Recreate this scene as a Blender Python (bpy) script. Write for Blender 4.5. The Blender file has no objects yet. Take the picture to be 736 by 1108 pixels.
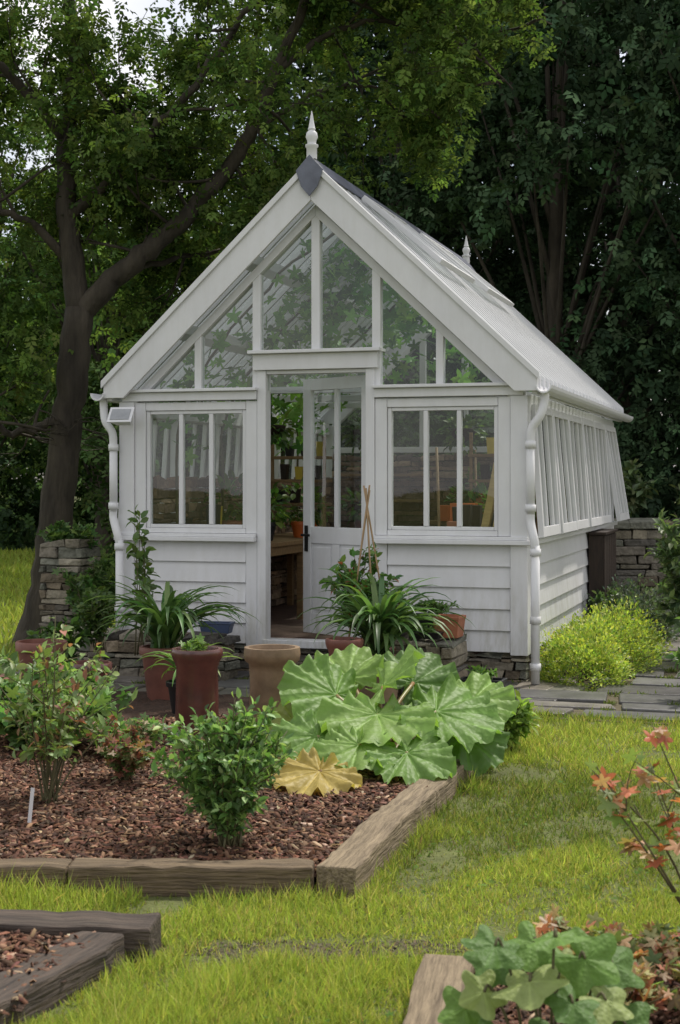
import bpy, math, numpy as np
from mathutils import Vector, Matrix
rng=np.random.default_rng(7)
S=bpy.context.scene
# ------------------------------------------------------------------ materials
def newmat(name):
    m=bpy.data.materials.new(name); m.use_nodes=True
    nt=m.node_tree; nt.nodes.clear()
    return m,nt,nt.nodes,nt.links
def pmat(name,col,rough=.6,scale=6,amt=.25,bump=.2,bscale=None,attr=False,spec=.4,stretch=(1,1,1),col2=None,metal=0,bdist=.01,grime=None):
    m,nt,N,L=newmat(name)
    out=N.new('ShaderNodeOutputMaterial'); p=N.new('ShaderNodeBsdfPrincipled')
    tc=N.new('ShaderNodeTexCoord'); mp=N.new('ShaderNodeMapping'); mp.inputs['Scale'].default_value=stretch
    L.new(tc.outputs['Object'],mp.inputs['Vector'])
    nz=N.new('ShaderNodeTexNoise'); nz.inputs['Scale'].default_value=scale; nz.inputs['Detail'].default_value=5; nz.inputs['Roughness'].default_value=.65
    L.new(mp.outputs[0],nz.inputs['Vector'])
    rp=N.new('ShaderNodeValToRGB'); rp.color_ramp.elements[0].position=.3; rp.color_ramp.elements[1].position=.72
    L.new(nz.outputs['Fac'],rp.inputs['Fac'])
    if attr:
        a=N.new('ShaderNodeAttribute'); a.attribute_name='col'
        rp.color_ramp.elements[0].color=(1-amt,)*3+(1,); rp.color_ramp.elements[1].color=(1+amt,)*3+(1,)
        mx=N.new('ShaderNodeMix'); mx.data_type='RGBA'; mx.blend_type='MULTIPLY'; mx.inputs[0].default_value=1
        L.new(a.outputs['Color'],mx.inputs[6]); L.new(rp.outputs[0],mx.inputs[7]); csock=mx.outputs[2]
    else:
        c2=col2 if col2 else tuple(min(1,c*(1+amt)) for c in col)
        c1=col if col2 else tuple(c*(1-amt) for c in col)
        rp.color_ramp.elements[0].color=c1+(1,); rp.color_ramp.elements[1].color=c2+(1,); csock=rp.outputs[0]
    if grime:
        sx=N.new('ShaderNodeSeparateXYZ'); L.new(tc.outputs['Object'],sx.inputs[0])
        mr=N.new('ShaderNodeMapRange'); mr.inputs[1].default_value=grime[0]; mr.inputs[2].default_value=grime[1]; mr.inputs[3].default_value=1; mr.inputs[4].default_value=.16
        L.new(sx.outputs[2],mr.inputs[0])
        mp2=N.new('ShaderNodeMapping'); mp2.inputs['Scale'].default_value=(6,6,1.2); L.new(tc.outputs['Object'],mp2.inputs['Vector'])
        n3=N.new('ShaderNodeTexNoise'); n3.inputs['Scale'].default_value=2.2; n3.inputs['Detail'].default_value=7; n3.inputs['Roughness'].default_value=.7; L.new(mp2.outputs[0],n3.inputs['Vector'])
        r3=N.new('ShaderNodeMapRange'); r3.inputs[1].default_value=.42; r3.inputs[2].default_value=.75; L.new(n3.outputs['Fac'],r3.inputs[0])
        mu=N.new('ShaderNodeMath'); mu.operation='MULTIPLY'; L.new(mr.outputs[0],mu.inputs[0]); L.new(r3.outputs[0],mu.inputs[1])
        mg=N.new('ShaderNodeMix'); mg.data_type='RGBA'; mg.inputs[7].default_value=grime[2]+(1,)
        L.new(mu.outputs[0],mg.inputs[0]); L.new(csock,mg.inputs[6]); csock=mg.outputs[2]
    L.new(csock,p.inputs['Base Color'])
    p.inputs['Roughness'].default_value=rough; p.inputs['Specular IOR Level'].default_value=spec; p.inputs['Metallic'].default_value=metal
    if bump>0:
        n2=N.new('ShaderNodeTexNoise'); n2.inputs['Scale'].default_value=bscale or scale*4; n2.inputs['Detail'].default_value=6
        L.new(mp.outputs[0],n2.inputs['Vector'])
        b=N.new('ShaderNodeBump'); b.inputs['Strength'].default_value=bump; b.inputs['Distance'].default_value=bdist
        L.new(n2.outputs['Fac'],b.inputs['Height']); L.new(b.outputs[0],p.inputs['Normal'])
    L.new(p.outputs[0],out.inputs[0])
    return m
def leafmat(name,rough,spec,transl,bump=0,simple=False,tm=(1.4,1.5,.75),bst=.6):
    m,nt,N,L=newmat(name)
    out=N.new('ShaderNodeOutputMaterial'); a=N.new('ShaderNodeAttribute'); a.attribute_name='col'
    if simple: p=N.new('ShaderNodeBsdfDiffuse'); L.new(a.outputs['Color'],p.inputs['Color'])
    else:
        p=N.new('ShaderNodeBsdfPrincipled'); L.new(a.outputs['Color'],p.inputs['Base Color'])
        p.inputs['Roughness'].default_value=rough; p.inputs['Specular IOR Level'].default_value=spec
    if transl==0: L.new(p.outputs[0],out.inputs[0]); return m
    t=N.new('ShaderNodeBsdfTranslucent'); ms=N.new('ShaderNodeMixShader'); ms.inputs[0].default_value=transl
    g=N.new('ShaderNodeMix'); g.data_type='RGBA'; g.blend_type='MULTIPLY'; g.inputs[0].default_value=1
    g.inputs[7].default_value=tm+(1,); L.new(a.outputs['Color'],g.inputs[6]); L.new(g.outputs[2],t.inputs['Color'])
    if bump:
        tc=N.new('ShaderNodeTexCoord'); n2=N.new('ShaderNodeTexVoronoi'); n2.inputs['Scale'].default_value=bump; L.new(tc.outputs['Object'],n2.inputs['Vector'])
        b=N.new('ShaderNodeBump'); b.inputs['Strength'].default_value=bst; b.inputs['Distance'].default_value=.008
        L.new(n2.outputs['Distance'],b.inputs['Height']); L.new(b.outputs[0],p.inputs['Normal'])
    L.new(p.outputs[0],ms.inputs[1]); L.new(t.outputs[0],ms.inputs[2]); L.new(ms.outputs[0],out.inputs[0]); return m
M={}
M['leaf']=leafmat('leaf',.45,.4,.38)
M['leafsoft']=leafmat('leaf_soft',.55,.3,.35,90,bst=.35)
M['rhub']=leafmat('rhubarb_leaf',.5,.35,.36,34,tm=(1.4,1.5,.7),bst=.5)
M['leafdull']=leafmat('leaf_dull',.6,.2,.38,simple=True,tm=(1.45,1.5,.75))
M['leafdark']=leafmat('leaf_dark',.6,.2,0,simple=True)
M['grass']=leafmat('grass_blade',.5,.2,.42,simple=True,tm=(1.4,1.4,.8))
M['bark']=pmat('bark',(.022,.018,.013),.9,5,.5,1,12,stretch=(1,1,.25),bdist=.05,col2=(.08,.066,.048))
M['stem']=pmat('stem',(.10,.09,.04),.7,8,.3,0)
M['paint']=pmat('white_paint',(.65,.65,.67),.45,1.7,.3,.06,25,col2=(.72,.72,.735),bdist=.004)
M['paintg']=pmat('white_paint_weathered',(.635,.635,.65),.45,1.7,.3,.08,25,col2=(.72,.72,.73),bdist=.004,grime=(.15,.9,(.38,.37,.29)))
M['lens']=pmat('lamp_glass',(.35,.36,.38),.2,5,.2,0)
M['lead']=pmat('lead',(.13,.14,.18),.5,5,.3,.2)
M['stone']=pmat('stone',(0,0,0),.9,9,.4,1,22,attr=True,bdist=.03)
M['slab']=pmat('flagstone',(0,0,0),.45,4,.45,.6,14,attr=True,bdist=.012,spec=.5)
M['mulch']=pmat('mulch_soil',(.04,.023,.015),.95,25,.5,1,60,col2=(.10,.056,.037),bdist=.03)
M['chip']=leafmat('bark_chip',.8,.2,.0)
M['wood']=pmat('sleeper_wood',(.055,.038,.024),.8,5,.4,.9,9,stretch=(.7,9,9),col2=(.22,.16,.095),bdist=.018)
M['wooddark']=pmat('sleeper_wood_dark',(.03,.024,.02),.85,5,.4,.9,9,stretch=(.7,9,9),col2=(.12,.09,.07),bdist=.018)
M['woodpale']=pmat('sleeper_wood_pale',(.10,.073,.045),.8,5,.4,.9,9,stretch=(.7,9,9),col2=(.32,.25,.16),bdist=.018)
M['bench']=pmat('bench_wood',(.24,.15,.07),.6,5,.3,.2,stretch=(1,8,8))
M['board']=pmat('pine_board',(.50,.36,.14),.6,5,.2,.2,stretch=(1,8,8))
M['yellow']=pmat('yellow_plastic',(.6,.45,.06),.4,5,.1,0)
M['terra']=pmat('terracotta',(.12,.048,.036),.5,5,.35,.3,col2=(.24,.095,.068))
M['terra2']=pmat('salt_glazed_clay',(.15,.10,.06),.45,5,.3,.3,col2=(.33,.23,.14))
M['terra3']=pmat('orange_terracotta',(.34,.13,.07),.7,6,.3,.2)
M['brownglaze']=pmat('brown_glazed_clay',(.07,.026,.024),.25,5,.3,.15,col2=(.15,.052,.04),spec=.7)
M['black']=pmat('black_plastic',(.015,.015,.017),.4,5,.3,.05)
M['iron']=pmat('black_iron',(.01,.01,.01),.35,5,.3,.05)
M['darkbrown']=pmat('dark_stained_wood',(.03,.018,.013),.6,6,.4,.3,stretch=(8,8,1))
M['orange']=pmat('orange_plastic',(.55,.13,.03),.4,5,.1,0)
M['blue']=pmat('blue_grey_tray',(.05,.07,.13),.5,5,.2,0)
M['floor']=pmat('brick_floor',(.10,.06,.045),.8,9,.4,.4)
M['cane']=pmat('bamboo',(.3,.2,.1),.6,9,.3,.1)
M['ground']=pmat('ground',(.075,.085,.028),.95,5,.4,.8,40,col2=(.15,.17,.05),bdist=.03)
M['soil']=pmat('bare_soil',(.075,.065,.035),.95,9,.4,1,40,col2=(.15,.125,.075),bdist=.02)
def glassmat():
    m,nt,N,L=newmat('window_glass')
    out=N.new('ShaderNodeOutputMaterial'); t=N.new('ShaderNodeBsdfTransparent'); t.inputs[0].default_value=(.84,.88,.86,1)
    g=N.new('ShaderNodeBsdfGlossy'); g.inputs['Roughness'].default_value=.015
    geo=N.new('ShaderNodeNewGeometry'); mr=N.new('ShaderNodeMapRange')
    mr.inputs[3].default_value=1.55; mr.inputs[4].default_value=1/1.55
    L.new(geo.outputs['Backfacing'],mr.inputs[0])
    f=N.new('ShaderNodeFresnel'); L.new(mr.outputs[0],f.inputs[0])
    mu=N.new('ShaderNodeMath'); mu.operation='MULTIPLY'; mu.inputs[1].default_value=1.6; mu.use_clamp=True
    L.new(f.outputs[0],mu.inputs[0])
    nz=N.new('ShaderNodeTexNoise'); nz.inputs['Scale'].default_value=2.5
    tc=N.new('ShaderNodeTexCoord'); L.new(tc.outputs['Object'],nz.inputs['Vector'])
    b=N.new('ShaderNodeBump'); b.inputs['Strength'].default_value=.08; b.inputs['Distance'].default_value=.02
    L.new(nz.outputs['Fac'],b.inputs['Height']); L.new(b.outputs[0],g.inputs['Normal'])
    ms=N.new('ShaderNodeMixShader'); L.new(mu.outputs[0],ms.inputs[0]); L.new(t.outputs[0],ms.inputs[1]); L.new(g.outputs[0],ms.inputs[2])
    L.new(ms.outputs[0],out.inputs[0]); return m
M['glass']=glassmat()
# ------------------------------------------------------------------ mesh helpers
def link(o,parent=None):
    S.collection.objects.link(o)
    if parent: o.parent=parent
    return o
def empty(name,loc=(0,0,0),rz=0):
    e=bpy.data.objects.new(name,None); e.location=loc; e.rotation_euler=(0,0,rz); e.empty_display_size=.2
    return link(e)
def raw(name,v,f,mat,parent=None,cols=None,smooth=False,bevel=0):
    me=bpy.data.meshes.new(name)
    me.from_pydata([tuple(map(float,a)) for a in v],[],[tuple(map(int,a)) for a in f])
    me.materials.append(mat)
    if cols is not None:
        a=me.color_attributes.new('col','FLOAT_COLOR','POINT')
        c=np.ones((len(v),4),dtype=np.float32); c[:,:3]=cols; a.data.foreach_set('color',c.ravel())
    if smooth: me.shade_smooth()
    o=bpy.data.objects.new(name,me); link(o,parent)
    if bevel:
        b=o.modifiers.new('b','BEVEL'); b.width=bevel; b.segments=2; b.limit_method='ANGLE'; b.angle_limit=math.radians(40)
    return o
def inst(name,tv,tf,R,Sc,T,cols,mat,parent=None,smooth=False):
    tv=np.array(tv,float); n=len(T); k=len(tv)
    Sc=np.asarray(Sc,float)
    if Sc.ndim==1: Sc=Sc[:,None]
    v=np.einsum('nij,nkj->nki',R,tv[None]*Sc[:,None,:] if Sc.shape[1]==3 else tv[None]*Sc[:,:,None])+T[:,None,:]
    lt=np.array([len(f) for f in tf]); lv=np.concatenate([np.array(f) for f in tf])
    loops=(lv[None]+np.arange(n)[:,None]*k).ravel().astype(np.int32)
    tot=np.tile(lt,n).astype(np.int32); start=np.concatenate([[0],np.cumsum(tot)[:-1]]).astype(np.int32)
    me=bpy.data.meshes.new(name); me.vertices.add(n*k); me.vertices.foreach_set('co',v.ravel().astype(np.float32))
    me.loops.add(len(loops)); me.loops.foreach_set('vertex_index',loops)
    me.polygons.add(len(tot)); me.polygons.foreach_set('loop_start',start); me.polygons.foreach_set('loop_total',tot)
    me.materials.append(mat); me.update(calc_edges=True)
    a=me.color_attributes.new('col','FLOAT_COLOR','POINT')
    c=np.ones((n,k,4),dtype=np.float32); c[:,:,:3]=np.asarray(cols)[:,None,:]; a.data.foreach_set('color',c.ravel())
    if smooth: me.shade_smooth()
    o=bpy.data.objects.new(name,me); return link(o,parent)
def nrm(a): return a/np.maximum(np.linalg.norm(a,axis=-1,keepdims=True),1e-9)
def frames(d,n):
    d=nrm(d); x=nrm(np.cross(d,n)); n2=np.cross(x,d)
    return np.stack([x,d,n2],axis=-1)
def rnd(n,s=1): return rng.normal(0,s,(n,3))
LEAF_V=[(0,0,0),(-.24,.33,.07),(.24,.33,.07),(-.2,.68,.05),(.2,.68,.05),(0,1,-.12),(0,.33,0),(0,.68,-.03)]
LEAF_F=[(0,6,1),(0,2,6),(6,7,3,1),(6,2,4,7),(7,5,3),(7,4,5)]
SL_V=[(0,0,0),(-.3,.45,.07),(0,1,-.06),(.3,.45,.07)]; SL_F=[(0,2,1),(0,3,2)]
def sprig():
    V=[];F=[]
    for (ox,oy,ang,s) in [(0,.55,0,.5),(0,.4,.9,.45),(0,.35,-.9,.45),(0,.1,1.1,.42),(0,.08,-1.1,.42)]:
        b=len(V)
        for (x,y,z) in SL_V:
            X=x*math.cos(ang)+y*math.sin(ang); Y=-x*math.sin(ang)+y*math.cos(ang)
            V.append((ox+X*s,oy+Y*s,z*s+.03*len(V)%.05-abs(ang)*y*.12))
        F+= [tuple(b+i for i in f) for f in SL_F]
    return V,F
SP_V,SP_F=sprig()
def lobed():
    V=[(0,.3,0)];n=30
    for i in range(n):
        a=-math.pi+2*math.pi*i/n+.001
        r=.5*(.72+.28*math.cos(5*a))*(1-.55*math.exp(-((math.pi-abs(a))/.35)**2))*(1+.05*math.cos(15*a))
        V.append((r*1.05*math.sin(a),.3+r*math.cos(a),.05*math.cos(5*a)-.35*r*r))
    return V,[(0,1+(i+1)%n,1+i) for i in range(n)]
LB_V,LB_F=lobed()
def pal(cols,n,var=.2,w=None):
    c=np.array(cols)[rng.choice(len(cols),n,p=w)]
    return np.clip(c*(1+rng.normal(0,var,(n,1)))*(1+rng.normal(0,.06,(n,3))),.003,1)
class Tubes:
    def __init__(s): s.v=[];s.f=[]
    def add(s,pts,rad,k=7):
        pts=np.array(pts,float); n=len(pts); rad=np.broadcast_to(rad,(n,)) if np.ndim(rad)==0 else np.array(rad)
        d=np.gradient(pts,axis=0); d=nrm(d); up=np.array([.13,.31,.94]) if abs(d[0][2])<.9 else np.array([1,.1,0])
        b=len(s.v); 
        for i in range(n):
            x=np.cross(d[i],up); x/=np.linalg.norm(x)+1e-9; y=np.cross(x,d[i])
            for j in range(k):
                a=2*math.pi*j/k; s.v.append(pts[i]+rad[i]*(math.cos(a)*x+math.sin(a)*y))
        for i in range(n-1):
            for j in range(k):
                s.f.append((b+i*k+j,b+i*k+(j+1)%k,b+(i+1)*k+(j+1)%k,b+(i+1)*k+j))
        s.f.append(tuple(b+(n-1)*k+j for j in range(k))); s.f.append(tuple(b+j for j in reversed(range(k))))
    def out(s,name,mat,parent=None): return raw(name,s.v,s.f,mat,parent,smooth=True)
def smoothpath(P,n=6):
    P=np.array(P,float); out=[]
    Q=np.vstack([2*P[0]-P[1],P,2*P[-1]-P[-2]])
    for i in range(1,len(Q)-2):
        for t in np.linspace(0,1,n,endpoint=False):
            a,b,c,d=Q[i-1],Q[i],Q[i+1],Q[i+2]
            out.append(.5*((2*b)+(-a+c)*t+(2*a-5*b+4*c-d)*t*t+(-a+3*b-3*c+d)*t**3))
    out.append(P[-1]); return np.array(out)
def lathe(name,prof,mat,parent=None,loc=(0,0,0),k=32):
    V=[];F=[]
    for (r,z) in prof:
        for j in range(k):
            a=2*math.pi*j/k; V.append((r*math.cos(a),r*math.sin(a),z))
    n=len(prof)
    for i in range(n-1):
        for j in range(k): F.append((i*k+j,i*k+(j+1)%k,(i+1)*k+(j+1)%k,(i+1)*k+j))
    F.append(tuple(reversed(range(k)))); F.append(tuple((n-1)*k+j for j in range(k)))
    o=raw(name,V,F,mat,parent,smooth=True); o.location=loc
    m=o.modifiers.new('es','EDGE_SPLIT'); m.split_angle=math.radians(50)
    return o
class Part:
    def __init__(s): s.v=[];s.f=[];s.M=Matrix.Identity(4)
    def hexa(s,p):
        b=len(s.v); s.v+=[tuple(s.M@Vector(q)) for q in p]
        s.f+=[(b,b+3,b+2,b+1),(b+4,b+5,b+6,b+7),(b,b+1,b+5,b+4),(b+1,b+2,b+6,b+5),(b+2,b+3,b+7,b+6),(b+3,b,b+4,b+7)]
    def box(s,x0,x1,y0,y1,z0,z1):
        s.hexa([(x0,y0,z0),(x1,y0,z0),(x1,y1,z0),(x0,y1,z0),(x0,y0,z1),(x1,y0,z1),(x1,y1,z1),(x0,y1,z1)])
    def prism(s,poly,y0,y1):
        n=len(poly); b=len(s.v)
        s.v+=[tuple(s.M@Vector((x,y0,z))) for x,z in poly]+[tuple(s.M@Vector((x,y1,z))) for x,z in poly]
        s.f.append(tuple(b+i for i in range(n))); s.f.append(tuple(b+n+i for i in reversed(range(n))))
        for i in range(n): s.f.append((b+i,b+n+i,b+n+(i+1)%n,b+(i+1)%n))
    def quad(s,p): b=len(s.v); s.v+=[tuple(s.M@Vector(q)) for q in p]; s.f.append(tuple(range(b,b+len(p))))
    def out(s,name,mat,parent=None,bevel=.004):
        o=raw(name,s.v,s.f,mat,parent,bevel=bevel)
        import bmesh
        bm=bmesh.new(); bm.from_mesh(o.data); bmesh.ops.recalc_face_normals(bm,faces=bm.faces); bm.to_mesh(o.data); bm.free()
        return o
class SN:
    def __init__(s,f0,f1,n=14):
        a=rng.uniform(0,2*math.pi,n); f=np.exp(rng.uniform(math.log(f0),math.log(f1),n)); s.kx=f*np.cos(a); s.ky=f*np.sin(a); s.p=rng.uniform(0,6.28,n); s.w=(f0/f)**.5; s.w/=math.sqrt((s.w**2).sum()/2)
    def __call__(s,x,y): return sum(w*np.sin(kx*x+ky*y+p) for kx,ky,p,w in zip(s.kx,s.ky,s.p,s.w))
# ------------------------------------------------------------------ greenhouse
TH=math.radians(-17.1); GC=np.array([-.192,12.006])
ex=np.array([math.cos(TH),math.sin(TH)]); ey=np.array([-math.sin(TH),math.cos(TH)])
def loc(x,y): return np.stack([(np.asarray(x)-GC[0])*ex[0]+(np.asarray(y)-GC[1])*ex[1],(np.asarray(x)-GC[0])*ey[0]+(np.asarray(y)-GC[1])*ey[1]])
def wl(s,t,z=0): p=GC+s*ex+t*ey; return (p[0],p[1],z)
GH=empty('greenhouse',(GC[0],GC[1],0),TH)
AZ=4.125; SL=.945
L=5.65; zr=lambda x,o=0: AZ-SL*abs(x)+o
F=Part(); G=Part(); B=Part()
EV=1.83
for sx in (-1,1):
    def bx(a,b,*r):
        x0,x1=sorted((sx*a,sx*b)); F.box(x0,x1,*r)
    bx(1.60,1.735,-.045,.10,.24,2.262)
    for y in (L-.1,): bx(1.60,1.735,y,y+.12,.24,2.262)
    bx(.425,.50,-.035,.09,.24,2.50)
    bx(.503,.60,-.028,.08,.24,1.098)
    bx(.503,.60,-.028,.08,1.164,2.255); bx(1.50,1.597,-.028,.08,1.164,2.255)
    bx(.603,1.497,-.026,.08,1.164,1.205); bx(.603,1.497,-.026,.08,2.185,2.252)
    bx(.603,.635,-.012,.05,1.207,2.183); bx(1.465,1.497,-.012,.05,1.207,2.183)
    bx(.637,1.463,-.010,.05,1.207,1.235); bx(.637,1.463,-.010,.05,2.155,2.183)
    for m in (.915,1.185): bx(m-.018,m+.018,-.014,.045,1.237,2.153)
    G.quad([(sx*.63,.02,1.21),(sx*1.47,.02,1.21),(sx*1.47,.02,2.18),(sx*.63,.02,2.18)])
    bx(.505,1.76,-.10,.10,1.10,1.135); bx(.505,1.74,-.075,.10,1.136,1.162)
    bx(.503,1.70,-.06,.09,2.264,2.335); bx(.49,1.76,-.10,.09,2.337,2.362)
    bx(1.0,1.06,-.02,.06,2.364,zr(1.03,-.35)); 
    bx(.475,.545,-.022,.06,2.364,zr(.51,-.35))
    bx(1.0,1.06,L-.02,L+.05,2.0,zr(1.03,-.35)); bx(.475,.545,L-.02,L+.05,2.0,zr(.51,-.35))
    nb=5
    for k in range(nb):
        z0=.26+k*.167; x0,x1=sorted((sx*.603,sx*1.597))
        B.hexa([(x0,-.030,z0),(x1,-.030,z0),(x1,.03,z0),(x0,.03,z0),(x0,-.006,z0+.172),(x1,-.006,z0+.172),(x1,.03,z0+.172),(x0,.03,z0+.172)])
        xo=sx*1.75; xi=sx*1.68; xt=sx*1.728
        B.hexa([(xi,.11,z0),(xo,.11,z0),(xo,L-.11,z0),(xi,L-.11,z0),(xi,.11,z0+.172),(xt,.11,z0+.172),(xt,L-.11,z0+.172),(xi,L-.11,z0+.172)])
    bx(1.66,1.79,.105,L-.11,1.10,1.14)
    bx(1.64,1.735,.105,L-.105,2.15,2.28)
    ny=6; dy=(L-.2)/ny
    for i in range(ny+1):
        y=.12+i*dy
        if 0<i<ny: bx(1.64,1.725,y-.035,y+.035,1.142,2.148)
    F.prism([(0,zr(0,-.291)),(sx*1.63,zr(1.63,-.291)),(sx*1.63,zr(1.63,-.38)),(0,zr(0,-.38))],-.03,.07)
    F.prism([(0,zr(0,-.291)),(sx*1.63,zr(1.63,-.291)),(sx*1.63,zr(1.63,-.38)),(0,zr(0,-.38))],L-.03,L+.07)
    for (a,b) in ((-.15,-.115),(L+.10,L+.135)):
        xb=(AZ-.275-2.29)/SL
        F.prism([(sx*.0015,zr(0,.035)),(sx*EV,zr(EV,.035)),(sx*EV,2.29),(sx*xb,2.29),(sx*.0015,zr(0,-.275))],a,b)
    F.prism([(sx*.004,zr(0,.052)),(sx*(EV+.015),zr(EV+.015,.052)),(sx*(EV+.015),zr(EV+.015,-.01)),(sx*.004,zr(0,-.01))],-.172,-.152)
    F.prism([(sx*.003,zr(0,-.13)),(sx*1.76,zr(1.76,-.13)),(sx*1.76,zr(1.76,-.16)),(sx*.003,zr(0,-.16))],-.113,.05)
F.box(-.036,.036,-.024,.06,2.665,zr(0,-.36))
F.box(-.036,.036,L-.02,L+.05,2.0,zr(0,-.36))
F.box(-.56,.56,-.11,.09,2.634,2.662); F.box(-.53,.53,-.06,.09,2.502,2.632)
F.box(-.425,.425,-.02,.09,2.47,2.50)
F.box(-.45,.45,-.05,.12,.24,.30)
F.box(-1.70,1.70,L-.05,L+.06,1.93,1.998)
F.out('timber_frame',M['paintg'],GH)
B.out('weatherboards',M['paintg'],GH,.003)
G.quad([(-1.6,.015,2.34),(1.6,.015,2.34),(0,.015,zr(0,-.34))])
G.quad([(-1.6,L+.015,1.98),(1.6,L+.015,1.98),(1.6,L+.015,zr(1.6,-.33)),(0,L+.015,zr(0,-.33)),(-1.6,L+.015,zr(1.6,-.33))])
Rf=Part()
nbar=27
for sx in (-1,1):
    for i in range(nbar+1):
        y=-.08+i*(L+.12)/nbar
        Rf.prism([(sx*.03,zr(.03,.02)),(sx*(EV+.01),zr(EV+.01,.02)),(sx*(EV+.01),zr(EV+.01,-.075)),(sx*.03,zr(.03,-.075))],y,y+.032)
    G.quad([(sx*.03,-.1,zr(.03,-.02)),(sx*EV,-.1,zr(EV,-.02)),(sx*EV,L+.1,zr(EV,-.02)),(sx*.03,L+.1,zr(.03,-.02))])
    for xx in (.62,1.22):
        Rf.prism([(sx*(xx-.03),zr(xx-.03,-.08)),(sx*(xx+.03),zr(xx+.03,-.08)),(sx*(xx+.03),zr(xx+.03,-.16)),(sx*(xx-.03),zr(xx-.03,-.16))],-.02,L)
Rf.box(-.02,.02,-.02,L,3.89,4.05)
Rf.box(-EV+.01,-EV+.05,-.1,L+.1,2.27,2.345); Rf.box(EV-.05,EV-.01,-.1,L+.1,2.27,2.345)
for y in (1.4,2.8,4.2): Rf.box(-1.62,1.62,y,y+.05,2.40,2.46)
ang=math.atan(SL)
for sx,ys in ((1,(.75,2.75)),(-1,(1.4,3.4))):
    for y0 in ys:
        w=1.35; oa=.055
        Mx=Matrix.Translation((sx*.16,y0,zr(.16,.04)))@(Matrix.Rotation(ang-oa,4,'Y') if sx>0 else Matrix.Rotation(-(ang-oa),4,'Y'))
        Rf.M=Mx; 
        def rb(a,b,c,d,e,f_):
            xs=sorted((sx*a,sx*b)); Rf.box(xs[0],xs[1],c,d,e,f_)
        rb(0,.9,0,.05,0,.045); rb(0,.9,w-.05,w,0,.045); rb(0,.05,.052,w-.052,0,.045); rb(.85,.9,.052,w-.052,0,.045)
        for q in (.33,.66): rb(.052,.848,w*q-.015,w*q+.015,.005,.04)
        G.M=Mx; G.quad([(sx*.02,.02,.02),(sx*.88,.02,.02),(sx*.88,w-.02,.02),(sx*.02,w-.02,.02)]); G.M=Matrix.Identity(4)
        Rf.M=Matrix.Identity(4)
Rf.out('roof_glazing_bars',M['paint'],GH,.003)
V=Part()
for sx in (-1,1):
    ny=6; dy=(L-.2)/ny
    for i in range(ny):
        y0=.12+i*dy+.005; y1=y0+dy-.01
        a=math.radians([4,5,4,5,4,9][i]) if sx>0 else math.radians(4)
        Mx=Matrix.Translation((sx*1.74,0,2.20))@Matrix.Rotation(-a*sx,4,'Y')
        V.M=Mx; G.M=Mx; h=1.05
        V.box(-.0225,.0225,y0,y0+.055,-h,0); V.box(-.0225,.0225,y1-.055,y1,-h,0)
        V.box(-.02,.02,y0+.057,y1-.057,-.06,0); V.box(-.02,.02,y0+.057,y1-.057,-h,-h+.08)
        for q in (.333,.667):
            yy=y0+(y1-y0)*q; V.box(-.017,.017,yy-.014,yy+.014,-h+.082,-.062)
        G.quad([(0,y0+.03,-h+.03),(0,y1-.03,-h+.03),(0,y1-.03,-.03),(0,y0+.03,-.03)])
        V.M=Matrix.Identity(4); G.M=Matrix.Identity(4)
V.out('side_vents',M['paintg'],GH,.003)
D=Part(); Mx=Matrix.Translation((.42,.10,0))@Matrix.Rotation(math.radians(-31),4,'Z'); D.M=Mx
w=.83; z0,z1=.31,2.46
D.box(-w,-w+.10,0,.045,z0,z1); D.box(-.10,0,0,.045,z0,z1)
D.box(-w+.101,-.101,.001,.044,z1-.10,z1-.001); D.box(-w+.101,-.101,.001,.044,z0+.001,z0+.17); D.box(-w+.101,-.101,.001,.044,1.07,1.21)
D.box(-w/2-.02,-w/2+.02,.003,.042,1.211,z1-.101); D.box(-w/2-.045,-w/2+.045,.002,.043,z0+.171,1.069)
D.box(-w+.10,-.1,.016,.030,z0+.17,1.07)
for (a,b) in ((-w+.125,-w/2-.07),(-w/2+.07,-.125)): D.box(a,b,.006,.0155,z0+.20,1.04)
D.out('door_leaf',M['paintg'],GH)
G.M=Mx; G.quad([(-w+.09,.022,1.2),(-.09,.022,1.2),(-.09,.022,z1-.09),(-w+.09,.022,z1-.09)]); G.M=Matrix.Identity(4)
G.out('glass_panes',M['glass'],GH,0)
H=Part(); H.M=Mx; H.box(-w+.03,-w+.07,-.012,-.001,1.0,1.22); H.box(-w+.04,-w+.06,-.05,-.012,1.13,1.15); H.box(-w+.04,-w+.15,-.062,-.05,1.128,1.15)
H.out('door_handle',M['iron'],GH,.003)
Ld=Part()
Ld.prism([(0,zr(0,.08)),(.10,zr(.10,.045)),(.10,zr(.10,.03)),(0,zr(0,.04)),(-.10,zr(.10,.03)),(-.10,zr(.10,.045))],-.18,L+.14)
Ld.prism([(0,zr(0,.085)),(.115,zr(.115,.07)),(.07,zr(0,-.17)),(0,zr(0,-.25)),(-.07,zr(0,-.17)),(-.115,zr(.115,.07))],-.185,-.175)
Ld.out('lead_ridge',M['lead'],GH,.003)
fp=[(.05,0),(.05,.10),(.062,.11),(.062,.13),(.04,.14),(.045,.17),(.058,.20),(.05,.24),(.03,.26),(.038,.275),(.03,.29),(.018,.36),(.004,.44)]
lathe('finial_front',[(r*.85,z*.88) for r,z in fp],M['paint'],GH,(0,-.12,zr(0,.06)),20)
lathe('finial_rear',[(r*.8,z*.75) for r,z in fp],M['paint'],GH,(0,L+.08,zr(0,.04)),20)
T=Tubes()
gp=Part(); GX=1.88
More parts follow.
